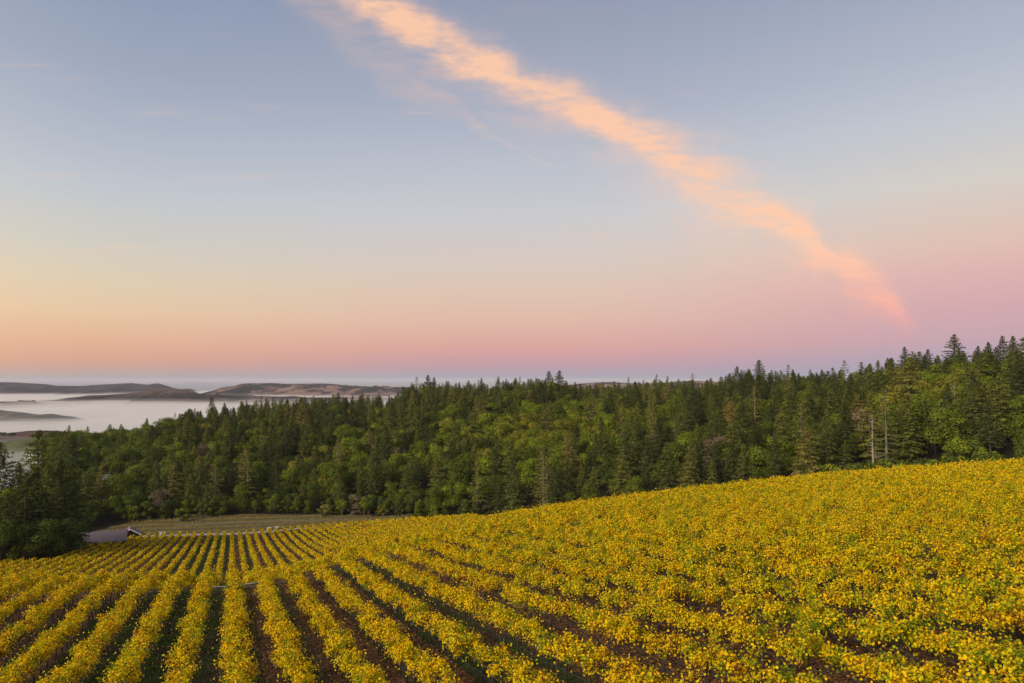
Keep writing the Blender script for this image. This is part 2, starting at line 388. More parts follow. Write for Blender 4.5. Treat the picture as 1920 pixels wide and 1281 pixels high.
def canopy(n, u0, u1):
    "leaf centres of row n between two distances along the row"
    L = u1-u0; far = u0 > 73; rt = 0. if far else float(np.clip((n-3)/5, 0, 1)); K = int(L*(10.8+3.4*rt))
    r = np.random.default_rng(1000+n*7+int(u0*13) % 9973+500)
    cu = u0+r.uniform(0, L, K)
    vig = np.clip(.5+.32*np.sin(cu*2.1+n*2.3)+.32*np.sin(cu*.83+n*5.1)+.2*np.sin(cu*4.9+n), 0, 1)                     # vigour from vine to vine
    th = r.uniform(-1.15, 1.15, K)
    rad = r.uniform(.35, 1.0, K)**.6
    cv = np.sin(th)*((.26 if far else .46+.26*rt)+.26*vig)*rad+.12*np.sin(cu*.8+n*1.7)+.09*np.sin(cu*2.9+n*3.3)
    ch = .98+np.cos(th)*(.52+.22*vig)*rad
    ch = np.where(r.random(K) < .10, ch+r.uniform(.05, .4, K), ch)
    keep = r.random(K) < .42+.16*rt+.58*vig
    cu, cv, ch = cu[keep], cv[keep], ch[keep]
    vv = n*ROW+VOFF
    X = DU[0]*cu+DV[0]*vv; Y = DU[1]*cu+DV[1]*vv
    dist = np.hypot(X, Y)
    s = np.maximum(.078, .0015*dist)
    per = 76*(.078/s)**1.8
    cnt = r.poisson(per)
    ix = np.repeat(np.arange(len(cu)), cnt); M = len(ix)
    ct = r.normal(0, .17, len(cu))
    o = r.normal(0, 1, (M, 3)); sg = np.where(r.random(M) < .85, .118, .24)
    pu = cu[ix]+o[:, 0]*sg*1.1; pv = cv[ix]+o[:, 1]*sg; ph = ch[ix]+o[:, 2]*sg*.95
    X = DU[0]*pu+DV[0]*(vv+pv); Y = DU[1]*pu+DV[1]*(vv+pv)
    Z = T(pu, np.full(M, vv))-1.9+np.maximum(ph, .25)
    nu = np.stack([DV[0]*pv, DV[1]*pv, .55+.4*(ph-.9)], 1)*1.1
    tint = .45+.08*rt+ct[ix]+r.normal(0, .14, M)
    gs = r.random(M); tint = np.where(gs < .13, .0+.12*r.random(M), tint)
    size = s[ix]*r.uniform(.65, 1.25, M)
    return np.stack([X, Y, Z], 1), size, np.clip(tint, .02, 1.1), nu, pu
def rpos(u, n, h=0.):
    v = n*ROW+VOFF; return (DU[0]*u+DV[0]*v, DU[1]*u+DV[1]*v, float(T(np.array(float(u)), np.array(v)))-1.9+h)
def trunk_mesh(seed):
    r = random.Random(seed); b = MB()
    x = y = 0.; pts = [(0, 0, -.1)]
    for h in (.2, .45, .72): x += r.uniform(-.05, .05); y += r.uniform(-.05, .05); pts.append((x, y, h))
    b.tube(pts, [.055, .045, .04, .05], 6)
    for sgn in (-1, 1):
        q = [pts[-1]]
        for k in range(1, 4): q.append((x+DU[0]*sgn*.26*k+r.uniform(-.03, .03), y+DU[1]*sgn*.26*k+r.uniform(-.03, .03), .74+.04*k))
        b.tube(q, [.04, .03, .025, .02], 5)
        for k in range(1, 4):
            p = q[k]; b.tube([p, (p[0]+r.uniform(-.2, .2), p[1]+r.uniform(-.2, .2), p[2]+r.uniform(.5, .8))], [.012, .006], 4)
    o = b.build('trunk', M_WOOD); me = o.data; bpy.data.objects.remove(o); return me
TRUNKS = [trunk_mesh(k) for k in range(6)]
VS = 1.6
_p = MB().tube([(0, 0, -.3), (0, 0, 1.5)], .036, 5).build('post', M_POST); POST = _p.data; bpy.data.objects.remove(_p)
def inview(u, n, h=1.5, mx=260, my=1500):
    X, Y, Z = rpos(u, n, h); d = Y*CP+Z*SP
    if d < 4: return False
    px = 960+1280*X/d; py = 640.5-1280*(-Y*SP+Z*CP)/d
    return -mx < px < 1920+mx and py < my
ORD = 'first second third fourth fifth sixth seventh eighth ninth tenth eleventh twelfth thirteenth fourteenth fifteenth sixteenth seventeenth eighteenth nineteenth twentieth'.split()
def ordn(k):
    if k <= 20: return ORD[k-1]
    t = {2: 'twenty', 3: 'thirty', 4: 'forty', 5: 'fifty', 6: 'sixty'}[k//10]
    return t+'-'+ORD[k % 10-1] if k % 10 else t[:-1]+'ieth'
leaves_total = 0
def build_row(n, u0, u1, label, group, split):
    global leaves_total
    root = empty('vine_row', rpos((u0+u1)/2, n), 0)
    root['label'] = label; root['category'] = 'vine row'; root['group'] = group
    c = np.array(root.location)
    near = 8
    P, S, t, nu, pu = canopy(n, u0, u1); leaves_total += len(P)
    us = u0
    if split:
        us = min(u1, 66.)
        k0 = int(math.floor(u0/VS)); k1 = int(math.ceil(us/VS)); us = min(k1*VS, u1)
        vi = np.floor(pu/VS).astype(int)
        for k in range(k0, k1):
            m = vi == k
            if not m.any(): continue
            base = np.array(rpos((k+.5)*VS, n))
            V, F, ft = leafmesh(P[m]-base, S[m], t[m], nu[m], True)
            o = newmesh('vine', V, F, M_VINE, root, attr={'tint': ft}); o.location = base-c
            tr = bpy.data.objects.new('trunk', TRUNKS[(k*7+n*3) % 6]); COL.objects.link(tr); tr.parent = o
        m = vi >= k1
    else: m = np.ones(len(P), bool)
    if m.any():
        V, F, ft = leafmesh(P[m]-c, S[m], t[m], nu[m], False)
        o = newmesh('foliage', V, F, M_VINE, root, attr={'tint': ft})
    # trunks of the far part, posts, wire and drip hose
    b = MB(); st = 6.4; k = math.ceil(u0/st)*st; pu_ = [u0]
    while k < u1: pu_.append(k); k += st
    pu_.append(u1)
    nearrow = -8 <= n <= 14 and u0 < 60
    if u0 > 73: pu_ = [u0]
    for u in pu_:
        p = np.array(rpos(u, n))-c
        po = bpy.data.objects.new('post', POST); COL.objects.link(po); po.parent = root; po.location = p
    if nearrow:
        hp = [np.array(rpos(u, n, .42))-c+(0.04*DV[0], .04*DV[1], -.03*(i % 2)) for i, u in enumerate(np.arange(u0, u1, 1.6))]
        MB().tube(hp, .022, 5).build('drip_hose', M_HOSE, root)
        for hh in (.85, 1.3):
            hp = [np.array(rpos(u, n, hh))-c for u in np.arange(u0, u1, 3.2)]
            MB().tube(hp, .007, 4).build('wire', M_POST, root)
def side(n, block):
    if n == 0: return 'straight central vine row running directly below the camera, '+block
    w = 'right' if n > 0 else 'left'
    return 'yellow vine row, '+ordn(abs(n))+' '+w+' of the straight central row, '+block
def crest_u(v): return 72.0
for n in range(-16, 50):
    v = n*ROW+VOFF
    us = [u for u in np.arange(6, 118, 1.6) if inview(u, n)]
    if not us: continue
    u1 = 71.5 if v < 26 else min(118, 71.5+(v-26)*2)
    u0 = us[0]
    if u1-u0 < 6: continue
    build_row(n, u0, u1, side(n, 'near slope'), 'vine rows on the near slope', -7 <= n <= 13)
for n in range(-34, 34):
    v = n*ROW+VOFF
    u0 = 76.0
    def ok(u):
        X, Y, Z = rpos(u, n)
        if v < -39.5 and Y > 168+(X+104)*.35: return False
        return Y < yend(X) and inview(u, n, mx=60)
    us = [u for u in np.arange(u0, 300, 1.6) if ok(u)]
    if len(us) < 5: continue
    build_row(n, us[0], us[-1], side(n, 'lower block past the crest'), 'vine rows in the lower block', False)
print('leaves', leaves_total)

# pale irrigation pipe lying across the crest where the two blocks meet
b = MB(); b.tube([rpos(72.6, n, .35) for n in np.arange(-1, 1.1, .4)], .05, 6)
ip = b.build('irrigation_pipe', simple('pale_pipe', (.45, .48, .44), .5))
tag(ip, 'pale irrigation pipe crossing the alleys at the crest beside the central row', 'pipe')

# fallen leaves and grass in the alleys
N = 90000
u = rng.uniform(14, 72, N)**1.0; v = rng.uniform(-18, 26, N)
cell = np.floor((v-VOFF)/ROW); fr = (v-VOFF)/ROW-cell
rr = np.modf(np.abs(np.sin(cell*12.9898)*43758.5))[0]
kp = rng.random(N) < np.clip(.15+.8*fr*(.4+rr), 0, 1)
u, v = u[kp], v[kp]; X = DU[0]*u+DV[0]*v; Y = DU[1]*u+DV[1]*v
P = np.stack([X, Y, T(u, v)-1.9+.04], 1)
V, F, ft = leafmesh(P, rng.uniform(.05, .11, len(P)), rng.uniform(0, 1, len(P)), np.tile([0, 0, 2.0], (len(P), 1)), False)
def f_litter(g):
    at = g.n('ShaderNodeAttribute', attribute_name='tint').outputs['Fac']
    leafy(g, g.ramp(at, [(0, (.045, .022, .012)), (.5, (.11, .048, .02)), (.85, (.24, .11, .03)), (1, (.45, .28, .05))]), .1)
tag(newmesh('fallen_leaves', V, F, mat('dry_leaf', f_litter), attr={'tint': ft}), 'reddish brown fallen vine leaves scattered over the alleys between rows', 'leaves', kind='stuff')
N = 60000
u = rng.uniform(14, 72, N); v = rng.uniform(-20, 14, N)
cell = np.floor((v-VOFF)/ROW); fr = (v-VOFF)/ROW-cell
rr = np.modf(np.abs(np.sin(cell*12.9898)*43758.5))[0]
kp = rng.random(N) < np.where(np.abs(cell) % 2 < .5, .9, .45)*(fr > .12)*(fr < .6)
u, v = u[kp], v[kp]; X = DU[0]*u+DV[0]*v; Y = DU[1]*u+DV[1]*v; M = len(u)
B0 = np.stack([X, Y, T(u, v)-1.9], 1); h = rng.uniform(.05, .16, M)[:, None]
dr = rng.normal(0, 1, (M, 3)); dr[:, 2] = 0; dr /= np.linalg.norm(dr, axis=1)[:, None]
V = np.stack([B0-dr*.04, B0+dr*.04, B0+dr*.03+np.array([0, 0, 1.])*h+rng.normal(0, .03, (M, 3)), B0-dr*.02+np.array([0, 0, .8])*h], 1).reshape(-1, 3)
i = np.arange(M)*4
def f_grass(g):
    at = g.n('ShaderNodeAttribute', attribute_name='tint').outputs['Fac']
    leafy(g, g.ramp(at, [(0, (.02, .045, .008)), (.6, (.05, .09, .014)), (1, (.12, .12, .03))]), .2)
M_GRASS = mat('grass_blade', f_grass)
tag(newmesh('grass', V, np.stack([i, i+1, i+2, i+3], 1), M_GRASS, attr={'tint': rng.random(M)}), 'dark green grass growing along the alleys between the vine rows', 'grass', kind='stuff')
# dry grass on the pasture strip
N = 9000
X = rng.uniform(-150, 30, N); Y = rng.uniform(249, 282, N)
kp = (Y > yend(X)+9) & (np.sin(.8*(Y-.1*X+1.6*np.sin(.03*X))) < .25)
X, Y = X[kp], Y[kp]; M = len(X); B0 = np.stack([X, Y, G(X, Y)], 1); h = rng.uniform(.15, .55, M)[:, None]
V = np.stack([B0-[.25, 0, 0], B0+[.25, 0, 0], B0+[.2, 0, 0]+np.array([0, 0, 1.])*h, B0-[.15, 0, 0]+np.array([0, 0, 1.])*h], 1).reshape(-1, 3)
i = np.arange(M)*4
def f_dry(g):
    at = g.n('ShaderNodeAttribute', attribute_name='tint').outputs['Fac']
    leafy(g, g.ramp(at, [(0, (.12, .085, .035)), (.5, (.22, .17, .055)), (1, (.16, .17, .045))]), .2)
tag(newmesh('dry_grass', V, np.stack([i, i+1, i+2, i+3], 1), mat('dry_grass_blade', f_dry), attr={'tint': rng.random(M)}), 'dry tan grass on the strip of pasture below the forest', 'grass', kind='stuff')

# ------------------------------------------------------------------ trees
def f_conifer(g):
    tcol = g.n('ShaderNodeAttribute', attribute_name='tcol', attribute_type='INSTANCER').outputs['Fac']
    at = g.n('ShaderNodeAttribute', attribute_name='tint').outputs['Fac']
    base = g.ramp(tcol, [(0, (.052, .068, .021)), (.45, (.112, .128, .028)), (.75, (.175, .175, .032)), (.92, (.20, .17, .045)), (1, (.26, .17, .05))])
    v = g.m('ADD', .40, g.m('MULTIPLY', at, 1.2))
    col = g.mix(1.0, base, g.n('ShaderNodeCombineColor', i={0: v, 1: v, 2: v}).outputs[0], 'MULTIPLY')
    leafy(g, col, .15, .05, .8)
def f_broad(g):
    tcol = g.n('ShaderNodeAttribute', attribute_name='tcol', attribute_type='INSTANCER').outputs['Fac']
    at = g.n('ShaderNodeAttribute', attribute_name='tint').outputs['Fac']
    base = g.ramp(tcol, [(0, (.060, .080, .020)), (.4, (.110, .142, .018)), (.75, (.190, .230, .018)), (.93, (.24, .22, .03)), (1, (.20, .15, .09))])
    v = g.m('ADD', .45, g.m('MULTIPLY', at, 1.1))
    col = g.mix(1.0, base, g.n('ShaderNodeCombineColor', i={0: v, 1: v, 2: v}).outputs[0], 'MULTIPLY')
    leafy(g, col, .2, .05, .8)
M_CON = mat('conifer_needles', f_conifer); M_BRO = mat('broadleaf_leaves', f_broad)
M_BARK = simple('bark', (.075, .058, .045), .9, 3); M_BARK2 = simple('grey_bark', (.20, .17, .13), .9, 3); M_PALE = simple('bleached_bark', (.33, .29, .23), .9, 3)
def quads(P, nrm, S, jit, tint, r, asp=.6):
    N = len(P); n = nrm+r.normal(0, jit, (N, 3)); n /= np.linalg.norm(n, axis=1)[:, None]
    t = r.normal(0, 1, (N, 3)); t -= n*(t*n).sum(1)[:, None]; t /= np.linalg.norm(t, axis=1)[:, None]
    b = np.cross(n, t); s = S[:, None]
    V = np.stack([P-t*s*.5, P+b*s*.5*asp, P+t*s*.5, P-b*s*.5*asp], 1).reshape(-1, 3); i = np.arange(N)*4
    return V, np.stack([i, i+1, i+2, i+3], 1), tint
def conifer(seed, wid=.17, sparse=1., lo=.06, Q=.75):
    "25 m high conifer: needle sprays on whorled, drooping branches"
    r = np.random.default_rng(seed); H = 25.; P = []; Nn = []; S = []; Tn = []; br = MB()
    h = lo*H
    while h < H*.985:
        f = h/H; nb = int(r.integers(4, 7)); a0 = r.uniform(0, 6.28)
        prof = min(1, (1-f)/.72)**.72*(.62+.38*min(1, (f-lo+.12)/.25))
        for k in range(nb):
            a = a0+6.28*k/nb+r.normal(0, .25); L = H*wid*prof*r.uniform(.55, 1.2)
            if r.random() < .10*sparse: L *= .4
            L = max(L, .25); up = .55*f-.18+r.normal(0, .08)
            m = int(8+L*12/sparse); t = r.uniform(.12, 1, m)**.75
            rad = t*L; droop = -.10*(t**2)*L
            lat = r.normal(0, .13, m)*L*(1.15-t)*1.6+r.normal(0, .12, m)
            dx, dy = math.cos(a), math.sin(a)
            p = np.stack([dx*rad-dy*lat, dy*rad+dx*lat, h+up*rad+droop+r.normal(0, .16, m)-.1*np.abs(lat)], 1)
            P.append(p); Nn.append(np.stack([np.full(m, dx*.5), np.full(m, dy*.5), np.full(m, .95)], 1))
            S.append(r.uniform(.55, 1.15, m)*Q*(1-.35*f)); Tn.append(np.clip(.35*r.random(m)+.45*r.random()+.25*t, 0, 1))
            if f < .9: br.tube([(0, 0, h), (dx*L*.85, dy*L*.85, h+up*L*.85-.07*L)], [.09*(1-f)+.02, .02], 3)
        h += H*.033*(1.15-.5*f)*r.uniform(.8, 1.2)*sparse**.6
    V, F, t = quads(np.concatenate(P), np.concatenate(Nn), np.concatenate(S), .5, np.concatenate(Tn), r, .55)
    br.tube([(0, 0, -2), (0, 0, H*.35), (r.normal(0, .1), r.normal(0, .1), H*.7), (0, 0, H*.985)], [.42, .32, .17, .03], 7)
    return (V, F, t), br
def broad(seed, H=16., Wd=.42, lobes=14, n=3400, lsz=.62, lo=.14):
    r = np.random.default_rng(seed); br = MB(); P = []; Nn = []; Tn = []
    cz = H*(lo+1)/2; C = []
    for k in range(lobes):
        a = r.uniform(0, 6.28); q = r.uniform(0, 1)**.5; zz = r.uniform(lo+.12, .88)
        rr_ = H*Wd*q*math.sqrt(max(.05, 1-((zz-.5)/.55)**2))*.72
        C.append((math.cos(a)*rr_, math.sin(a)*rr_, zz*H, H*r.uniform(.11, .19)))
    C.append((0, 0, H*.85, H*.15))
    w = np.array([c[3]**2 for c in C]); w /= w.sum()
    for c, ww in zip(C, w):
        m = int(n*ww); d = r.normal(0, 1, (m, 3)); d /= np.linalg.norm(d, axis=1)[:, None]
        d[:, 2] = np.where(d[:, 2] < -.3, -d[:, 2], d[:, 2])
        rad = c[3]*r.uniform(.72, 1.12, m)*(1+.14*np.sin(d[:, 0]*7+c[0])*np.sin(d[:, 1]*6+c[1])*2)
        P.append(np.array(c[:3])+d*rad[:, None]*[1, 1, .82]); Nn.append(d+[0, 0, .35])
        Tn.append(np.clip(.5*r.random(m)+.5*r.random(), 0, 1))
        br.tube([(0, 0, H*lo*.8), (c[0]*.5, c[1]*.5, (H*lo+c[2])*.5), (c[0]*.9, c[1]*.9, c[2])], [.16, .10, .04], 4)
    P = np.concatenate(P); V, F, t = quads(P, np.concatenate(Nn), r.uniform(.55, 1.2, len(P))*lsz, .45, np.concatenate(Tn), r, .75)
    br.tube([(0, 0, -2), (.1, 0, H*.15), (0, .1, H*lo)], [.36, .28, .22], 7)
    return (V, F, t), br
def snag(seed, H=20., foliage=0):
    r = np.random.default_rng(seed); br = MB(); P = []
    br.tube([(0, 0, -1), (.1, 0, H*.5), (0, .1, H)], [.36, .25, .06], 6)
    for k in range(34):
        h = r.uniform(.22, .97)*H; a = r.uniform(0, 6.28); L = (1-h/H*.75)*H*.20*r.uniform(.4, 1.1)
        e = (math.cos(a)*L, math.sin(a)*L, h+r.uniform(-.1, .35)*L); br.tube([(0, 0, h), e], [.15, .05], 3)
        br.tube([(e[0]*.6, e[1]*.6, h+(e[2]-h)*.6), (e[0]*.9-e[1]*.3, e[1]*.9+e[0]*.3, e[2]+.3)], [.04, .015], 3)
        P += [np.array([e[0]*q, e[1]*q, h+(e[2]-h)*q]) for q in r.uniform(.3, 1, 12)]
    P = np.array(P); P = P+r.normal(0, .3, P.shape)
    V, F, t = quads(P, np.tile([0, 0, 1.], (len(P), 1)), r.uniform(.3, .7, len(P)), .8, r.random(len(P)), r, .3)
    return (V, F, t), br
def proto(build, fm, bm_):
    (V, F, t), br = build
    c = newmesh('crown', V, F, fm, attr={'tint': t}); w = br.build('trunk', bm_)
    a, b = c.data, w.data; bpy.data.objects.remove(c); bpy.data.objects.remove(w); return a, b, float(V[:, 2].max())
KIND = {
 'conifer': [proto(conifer(11, .23), M_CON, M_BARK), proto(conifer(12, .28), M_CON, M_BARK), proto(conifer(13, .20, 1.1, .2), M_CON, M_BARK),
             proto(conifer(14, .30, 1.0, .1), M_CON, M_BARK), proto(conifer(15, .26, 1.35, .22), M_CON, M_BARK), proto(conifer(16, .24, 1.1, .08), M_CON, M_BARK)],
 'sparse': [proto(conifer(21, .22, 2.0, .22), M_CON, M_BARK2), proto(conifer(22, .24, 2.4, .18), M_CON, M_BARK2)],
 'broad': [proto(broad(31), M_BRO, M_BARK), proto(broad(32, Wd=.5, lobes=18), M_BRO, M_BARK), proto(broad(33, Wd=.34, lobes=12), M_BRO, M_BARK),
           proto(broad(34, Wd=.46, lobes=16), M_BRO, M_BARK), proto(broad(35, Wd=.38, lobes=20, n=3800), M_BRO, M_BARK)],
 'shrub': [proto(broad(41, H=5, Wd=.62, lobes=14, n=1700, lsz=.36, lo=-.05), M_BRO, M_BARK), proto(broad(42, H=5, Wd=.7, lobes=16, n=1700, lsz=.36, lo=-.05), M_BRO, M_BARK)],
 'snag': [proto(snag(51), M_CON, M_PALE), proto(snag(52), M_CON, M_PALE)],
}
# --- scatter
TREES = []     # kind, variant, x, y, height, tcol
def n2(x, y, s, seed): return lump(x, y, s, seed)
def topz(k, h): return h
r = np.random.default_rng(5)
STEP = 8.6
for Yb in np.arange(165, 640, STEP):
    for Xb in np.arange(-470, 560, STEP):
        x = Xb+r.uniform(-.45, .45)*STEP; y = Yb+r.uniform(-.45, .45)*STEP
        px = 960+1280*x/y
        if px < -160 or px > 2100: continue
        B = np.interp(px, RPX, RB); D = np.interp(px, RPX, RD)
        if y < B+4 or y > D+60: continue
        if px < 90 and y > B+ (px+160)*.35+20: continue
        if px < 250 and 320 < y < 352 and px > 150: continue
        cl = n2(x, y, 60, 9)+.55*n2(x, y, 22, 10)
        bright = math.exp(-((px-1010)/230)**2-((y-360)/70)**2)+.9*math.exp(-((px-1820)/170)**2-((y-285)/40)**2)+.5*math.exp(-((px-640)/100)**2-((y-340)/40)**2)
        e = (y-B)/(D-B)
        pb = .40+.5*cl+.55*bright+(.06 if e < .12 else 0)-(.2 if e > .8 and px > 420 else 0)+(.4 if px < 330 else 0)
        u_ = r.random(); tc = r.random()
        gz = float(G(np.array([x]), np.array([y]))[0])
        if u_ < pb:
            h = r.uniform(9.5, 17)*(1.0 if e > .1 else .7)
            if px > 1600 and y < B+27: TREES.append(['shrub', int(r.integers(2)), x, y, gz, r.uniform(3.5, 7), .05+.4*tc]); continue
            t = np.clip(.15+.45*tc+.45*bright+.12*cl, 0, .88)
            if r.random() < .04: t = .93
            if r.random() < .02: t = 1.
            TREES.append(['broad', int(r.integers(5)), x, y, gz, h, t])
        elif r.random() < .05: TREES.append(['sparse', int(r.integers(2)), x, y, gz, r.uniform(17, 25), .5+.4*tc])
        else:
            h = (r.uniform(14.5, 25)*(1.12 if r.random() < .12 else 1) if e < .78 else r.uniform(14, 20.5))*(1.0 if e > .12 else .8)
            if px > 1600 and y < B+27: TREES.append(['shrub', int(r.integers(2)), x, y, gz, r.uniform(3.5, 7), .05+.4*tc]); continue
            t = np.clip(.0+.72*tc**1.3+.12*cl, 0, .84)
            if r.random() < .05: t = .88
            if r.random() < .015: t = .97
            TREES.append(['conifer', int(r.integers(6)), x, y, gz, h, t])
def at(px, Y): return ((px-960)/1280*Y*.985, Y)
def put(kind, var, px, Y, h, t, **kw):
    x, y = at(px, Y); TREES.append([kind, var, x, y, float(G(np.array([x]), np.array([y]))[0]), h, t, kw.get('label')])
# tall trees at the left edge, beside the lower vine block
for a in [('conifer',3,-8,180,30,.15,'dark conifer cut by the photo edge, left of the lone tall pine'),
          ('conifer',1,64,192,34,.45,'tallest olive green conifer rising against the valley fog'),
          ('conifer',2,88,184,26,.55,'narrow yellowish green conifer in front of the tall one by the fog'),
          ('broad',0,20,178,19,.55,'yellow green broadleaf crown low between the dark trees by the vineyard edge'),
          ('conifer',1,128,192,25,.2,'broad dark conifer directly left of the brown barn'),
          ('conifer',5,45,174,22,.1,'dark bushy conifer standing behind the far vine row ends')]:
    put(*a[:6], label=a[6])
for a in [(-60,180,24,.2),(-110,175,26,.1),(105,182,20,.25),(80,176,17,.1),(130,184,20,.05),(-30,172,20,.3),(10,168,17,.2),(30,188,25,.3),(110,196,26,.3),(60,195,24,.2),(20,200,22,.15)]:
    put('conifer', int(r.integers(6)), *a)
for a in [(2,164,11,.3),(50,167,10,.2),(90,172,11,.25),(125,178,11,.1),(-40,162,12,.2)]:
    put('broad', int(r.integers(5)), *a)
# pale dead and half-dead trees that stand out
for a in [('snag',0,1642,214,17,.6,'pale dead conifer with bare forked branches on the lower slope'),
          ('snag',1,1662,217,17,.5,'shorter pale bare conifer beside the forked dead one'),
          ('sparse',0,1800,238,22,.75,'thin conifer with pale trunk showing, right of the dead trees'),
          ('sparse',1,1508,236,22,.7,'thin olive conifer with drooping pale branches above the vine skyline'),
          ('snag',1,1695,240,13,.4,'small grey bare conifer below the dark slope trees'),
          ('sparse',1,1180,262,18,.7,'pale twiggy conifer low above the vine crest'),
          ('snag',0,1225,256,12,.5,'small bleached snag just above the vine crest'),
          ('sparse',0,540,380,22,.75,'pale slender conifer on the middle of the forested slope')]:
    put(*a[:6], label=a[6])
# skyline trees
for a in [('conifer',3,1388,428,24,.1),('conifer',1,1430,430,26,.12),('conifer',3,1708,362,23,.1),('conifer',1,1752,352,20,.1),('conifer',3,1803,338,26,.1),('conifer',0,1848,336,20,.1),('conifer',0,1868,334,22,.1),
          ('conifer',5,1895,326,25,.08),('conifer',0,1915,322,25,.1),('conifer',1,800,520,25,.1),('conifer',0,812,520,23,.1),('conifer',3,1050,518,25,.1),('conifer',1,1030,519,24,.1),('conifer',2,390,452,27,.3),('conifer',2,342,446,20,.3)]:
    put(*a)
# shrubs along the foot of the forest
SH = [('shrub',0,340,271,5.5,.65,'round yellow green bush at the forest foot beside the pasture'),
      ('shrub',1,607,282,5,.95,'tan rounded bush on the pasture edge, left of the grey one'),
      ('shrub',0,662,286,8,1.0,'large grey brown leafless looking bush at the forest foot'),
      ('shrub',1,718,282,4.6,.93,'low reddish tan bush on the pasture edge below the forest'),
      ('shrub',0,640,284,6.5,.6,'green bush tucked behind the grey one at the pasture edge'),
      ('shrub',1,1660,196,6.5,.72,'broad bright green bush just above the vine skyline'),
      ('shrub',0,1560,200,7.5,.8,'pair of bright green bushes standing over the vineyard skyline'),
      ('shrub',0,1500,200,7,.98,'dull brown bush between green ones above the vine skyline'),
      ('shrub',1,1812,192,9,.7,'pointed bright green bush at the vineyard edge near the sparse slope')]
for a in SH: put(*a[:6], label=a[6])
for k in range(46):
    px = r.uniform(1280, 1990); B = np.interp(px, RPX, RB)
    put('shrub', int(r.integers(2)), px, B+r.uniform(-4, 10), r.uniform(4, 8), r.uniform(.1, .6) if r.random() < .8 else .97)
for k in range(70):
    px = r.uniform(235, 900); B = np.interp(px, RPX, RB); put('shrub', int(r.integers(2)), px, B+r.uniform(3, 8), r.uniform(3.5, 8), r.uniform(.0, .6))
# --- how much of each tree the view shows: sweep from near to far with a horizon per column
def projpt(x, y, z):
    d = y*CP+z*SP; return (960+1280*x/d)*1024/1920, (640.5-1280*(-y*SP+z*CP)/d)*1024/1920
hor = np.full(1024, 683.)
yy_ = np.arange(40, 175, 1.)
for c in range(1024):
    a = (c*1920/1024-960)/1280; X = a*yy_; d = DU[0]*X+DU[1]*yy_; vv = DV[0]*X+DV[1]*yy_
    hor[c] = projpt(X, yy_, T(d, vv))[1].min()
HM = {'conifer': 25., 'sparse': 25., 'broad': 16., 'shrub': 5., 'snag': 20.}
WM = {'conifer': .22, 'sparse': .2, 'broad': .36, 'shrub': .6, 'snag': .1}
TREES.sort(key=lambda t: t[3])
vis = []
for t in TREES:
    k, var, x, y, gz, h = t[:6]; px, pt = projpt(x, y, gz+h); _, pb_ = projpt(x, y, gz)
    hw = h*WM[k]*683/y; c0, c1 = int(max(0, px-hw)), int(min(1023, px+hw)); a = 0.
    for c in range(c0, c1+1):
        q = abs(c-px)/max(hw, .5); top = pt+(pb_-pt)*(q*.75 if k in ('conifer', 'sparse', 'snag') else q*q*.5)
        if top < hor[c]: a += min(pb_, hor[c])-top; hor[c] = top
    vis.append(a)
idx = sorted(range(len(TREES)), key=lambda i: -vis[i])
con = [i for i in idx if TREES[i][0] in ('conifer', 'sparse', 'snag')]; bro = [i for i in idx if TREES[i][0] == 'broad']
shr = [i for i in idx if TREES[i][0] == 'shrub' and vis[i] > 0]
single = [i for i in con[:298] if vis[i] > 3]+[i for i in bro[:298] if vis[i] > 3]+shr
print('trees', len(TREES), 'visible', sum(1 for v_ in vis if v_ > 3), 'single', len(single), 'cut', vis[con[min(297, len(con)-1)]], vis[bro[min(297, len(bro)-1)]])
# --- labels: band on the slope, what lies under or beside it, order inside that zone
SEG = [(-999, 95, 'beside the valley fog'), (95, 250, 'above the brown barn'), (250, 430, 'over the pasture left end'), (430, 620, 'behind the middle of the pasture'), (620, 830, 'over the pasture right end'),
       (830, 1020, 'where the vine skyline starts rising'), (1020, 1200, 'above the mid vine skyline'), (1200, 1380, 'left of the two skyline firs'), (1380, 1560, 'below the two skyline firs'), (1560, 1740, 'near the pale dead trees'), (1740, 3000, 'at the right edge of the photo')]
def describe(i):
    k, var, x, y, gz, h, t = TREES[i][:7]; px = 960+1280*x/y
    B = np.interp(px, RPX, RB); D = np.interp(px, RPX, RD); e = (y-B)/(D-B)
    band = 'foot' if e < .15 else 'low slope' if e < .38 else 'mid slope' if e < .62 else 'high slope' if e < .86 else 'ridge'
    seg = [s for s in SEG if s[0] <= px < s[1]][0][2]
    if k == 'broad': c = 'dull green' if t < .35 else 'green' if t < .6 else 'bright green' if t < .9 else 'yellowish'; w = c+' broadleaf tree'
    elif k == 'shrub': c = 'dark' if t < .35 else 'green' if t < .75 else 'tan'; w = c+' bush'
    elif k == 'sparse': w = 'thin pale conifer'
    elif k == 'snag': w = 'bare conifer'
    else: c = 'dark' if t < .3 else 'mid green' if t < .6 else 'olive' if t < .84 else 'yellowing'; w = c+' conifer'
    return w, band, seg, px
zones = {}
for i in single:
    if len(TREES[i]) > 7 and TREES[i][7]: continue
    w, band, seg, px = describe(i); zones.setdefault((w, band, seg), []).append((px, i))
LAB = {}
for (w, band, seg), L in zones.items():
    L.sort()
    for k, (px, i) in enumerate(L):
        s = f'{w} on the {band} {seg}' if band != 'foot' else f'{w} at the forest foot {seg}'
        LAB[i] = s if len(L) == 1 else f'{ordn(k+1)} {w} from left, {band} {seg}'
GRP = {'conifer': 'conifers of the hillside forest', 'sparse': 'thin pale conifers in the forest', 'snag': 'bare conifers in the forest', 'broad': 'broadleaf trees of the hillside forest', 'shrub': 'bushes along the forest foot'}
NAME = {'conifer': 'conifer_tree', 'sparse': 'conifer_tree', 'snag': 'dead_conifer', 'broad': 'broadleaf_tree', 'shrub': 'bush'}
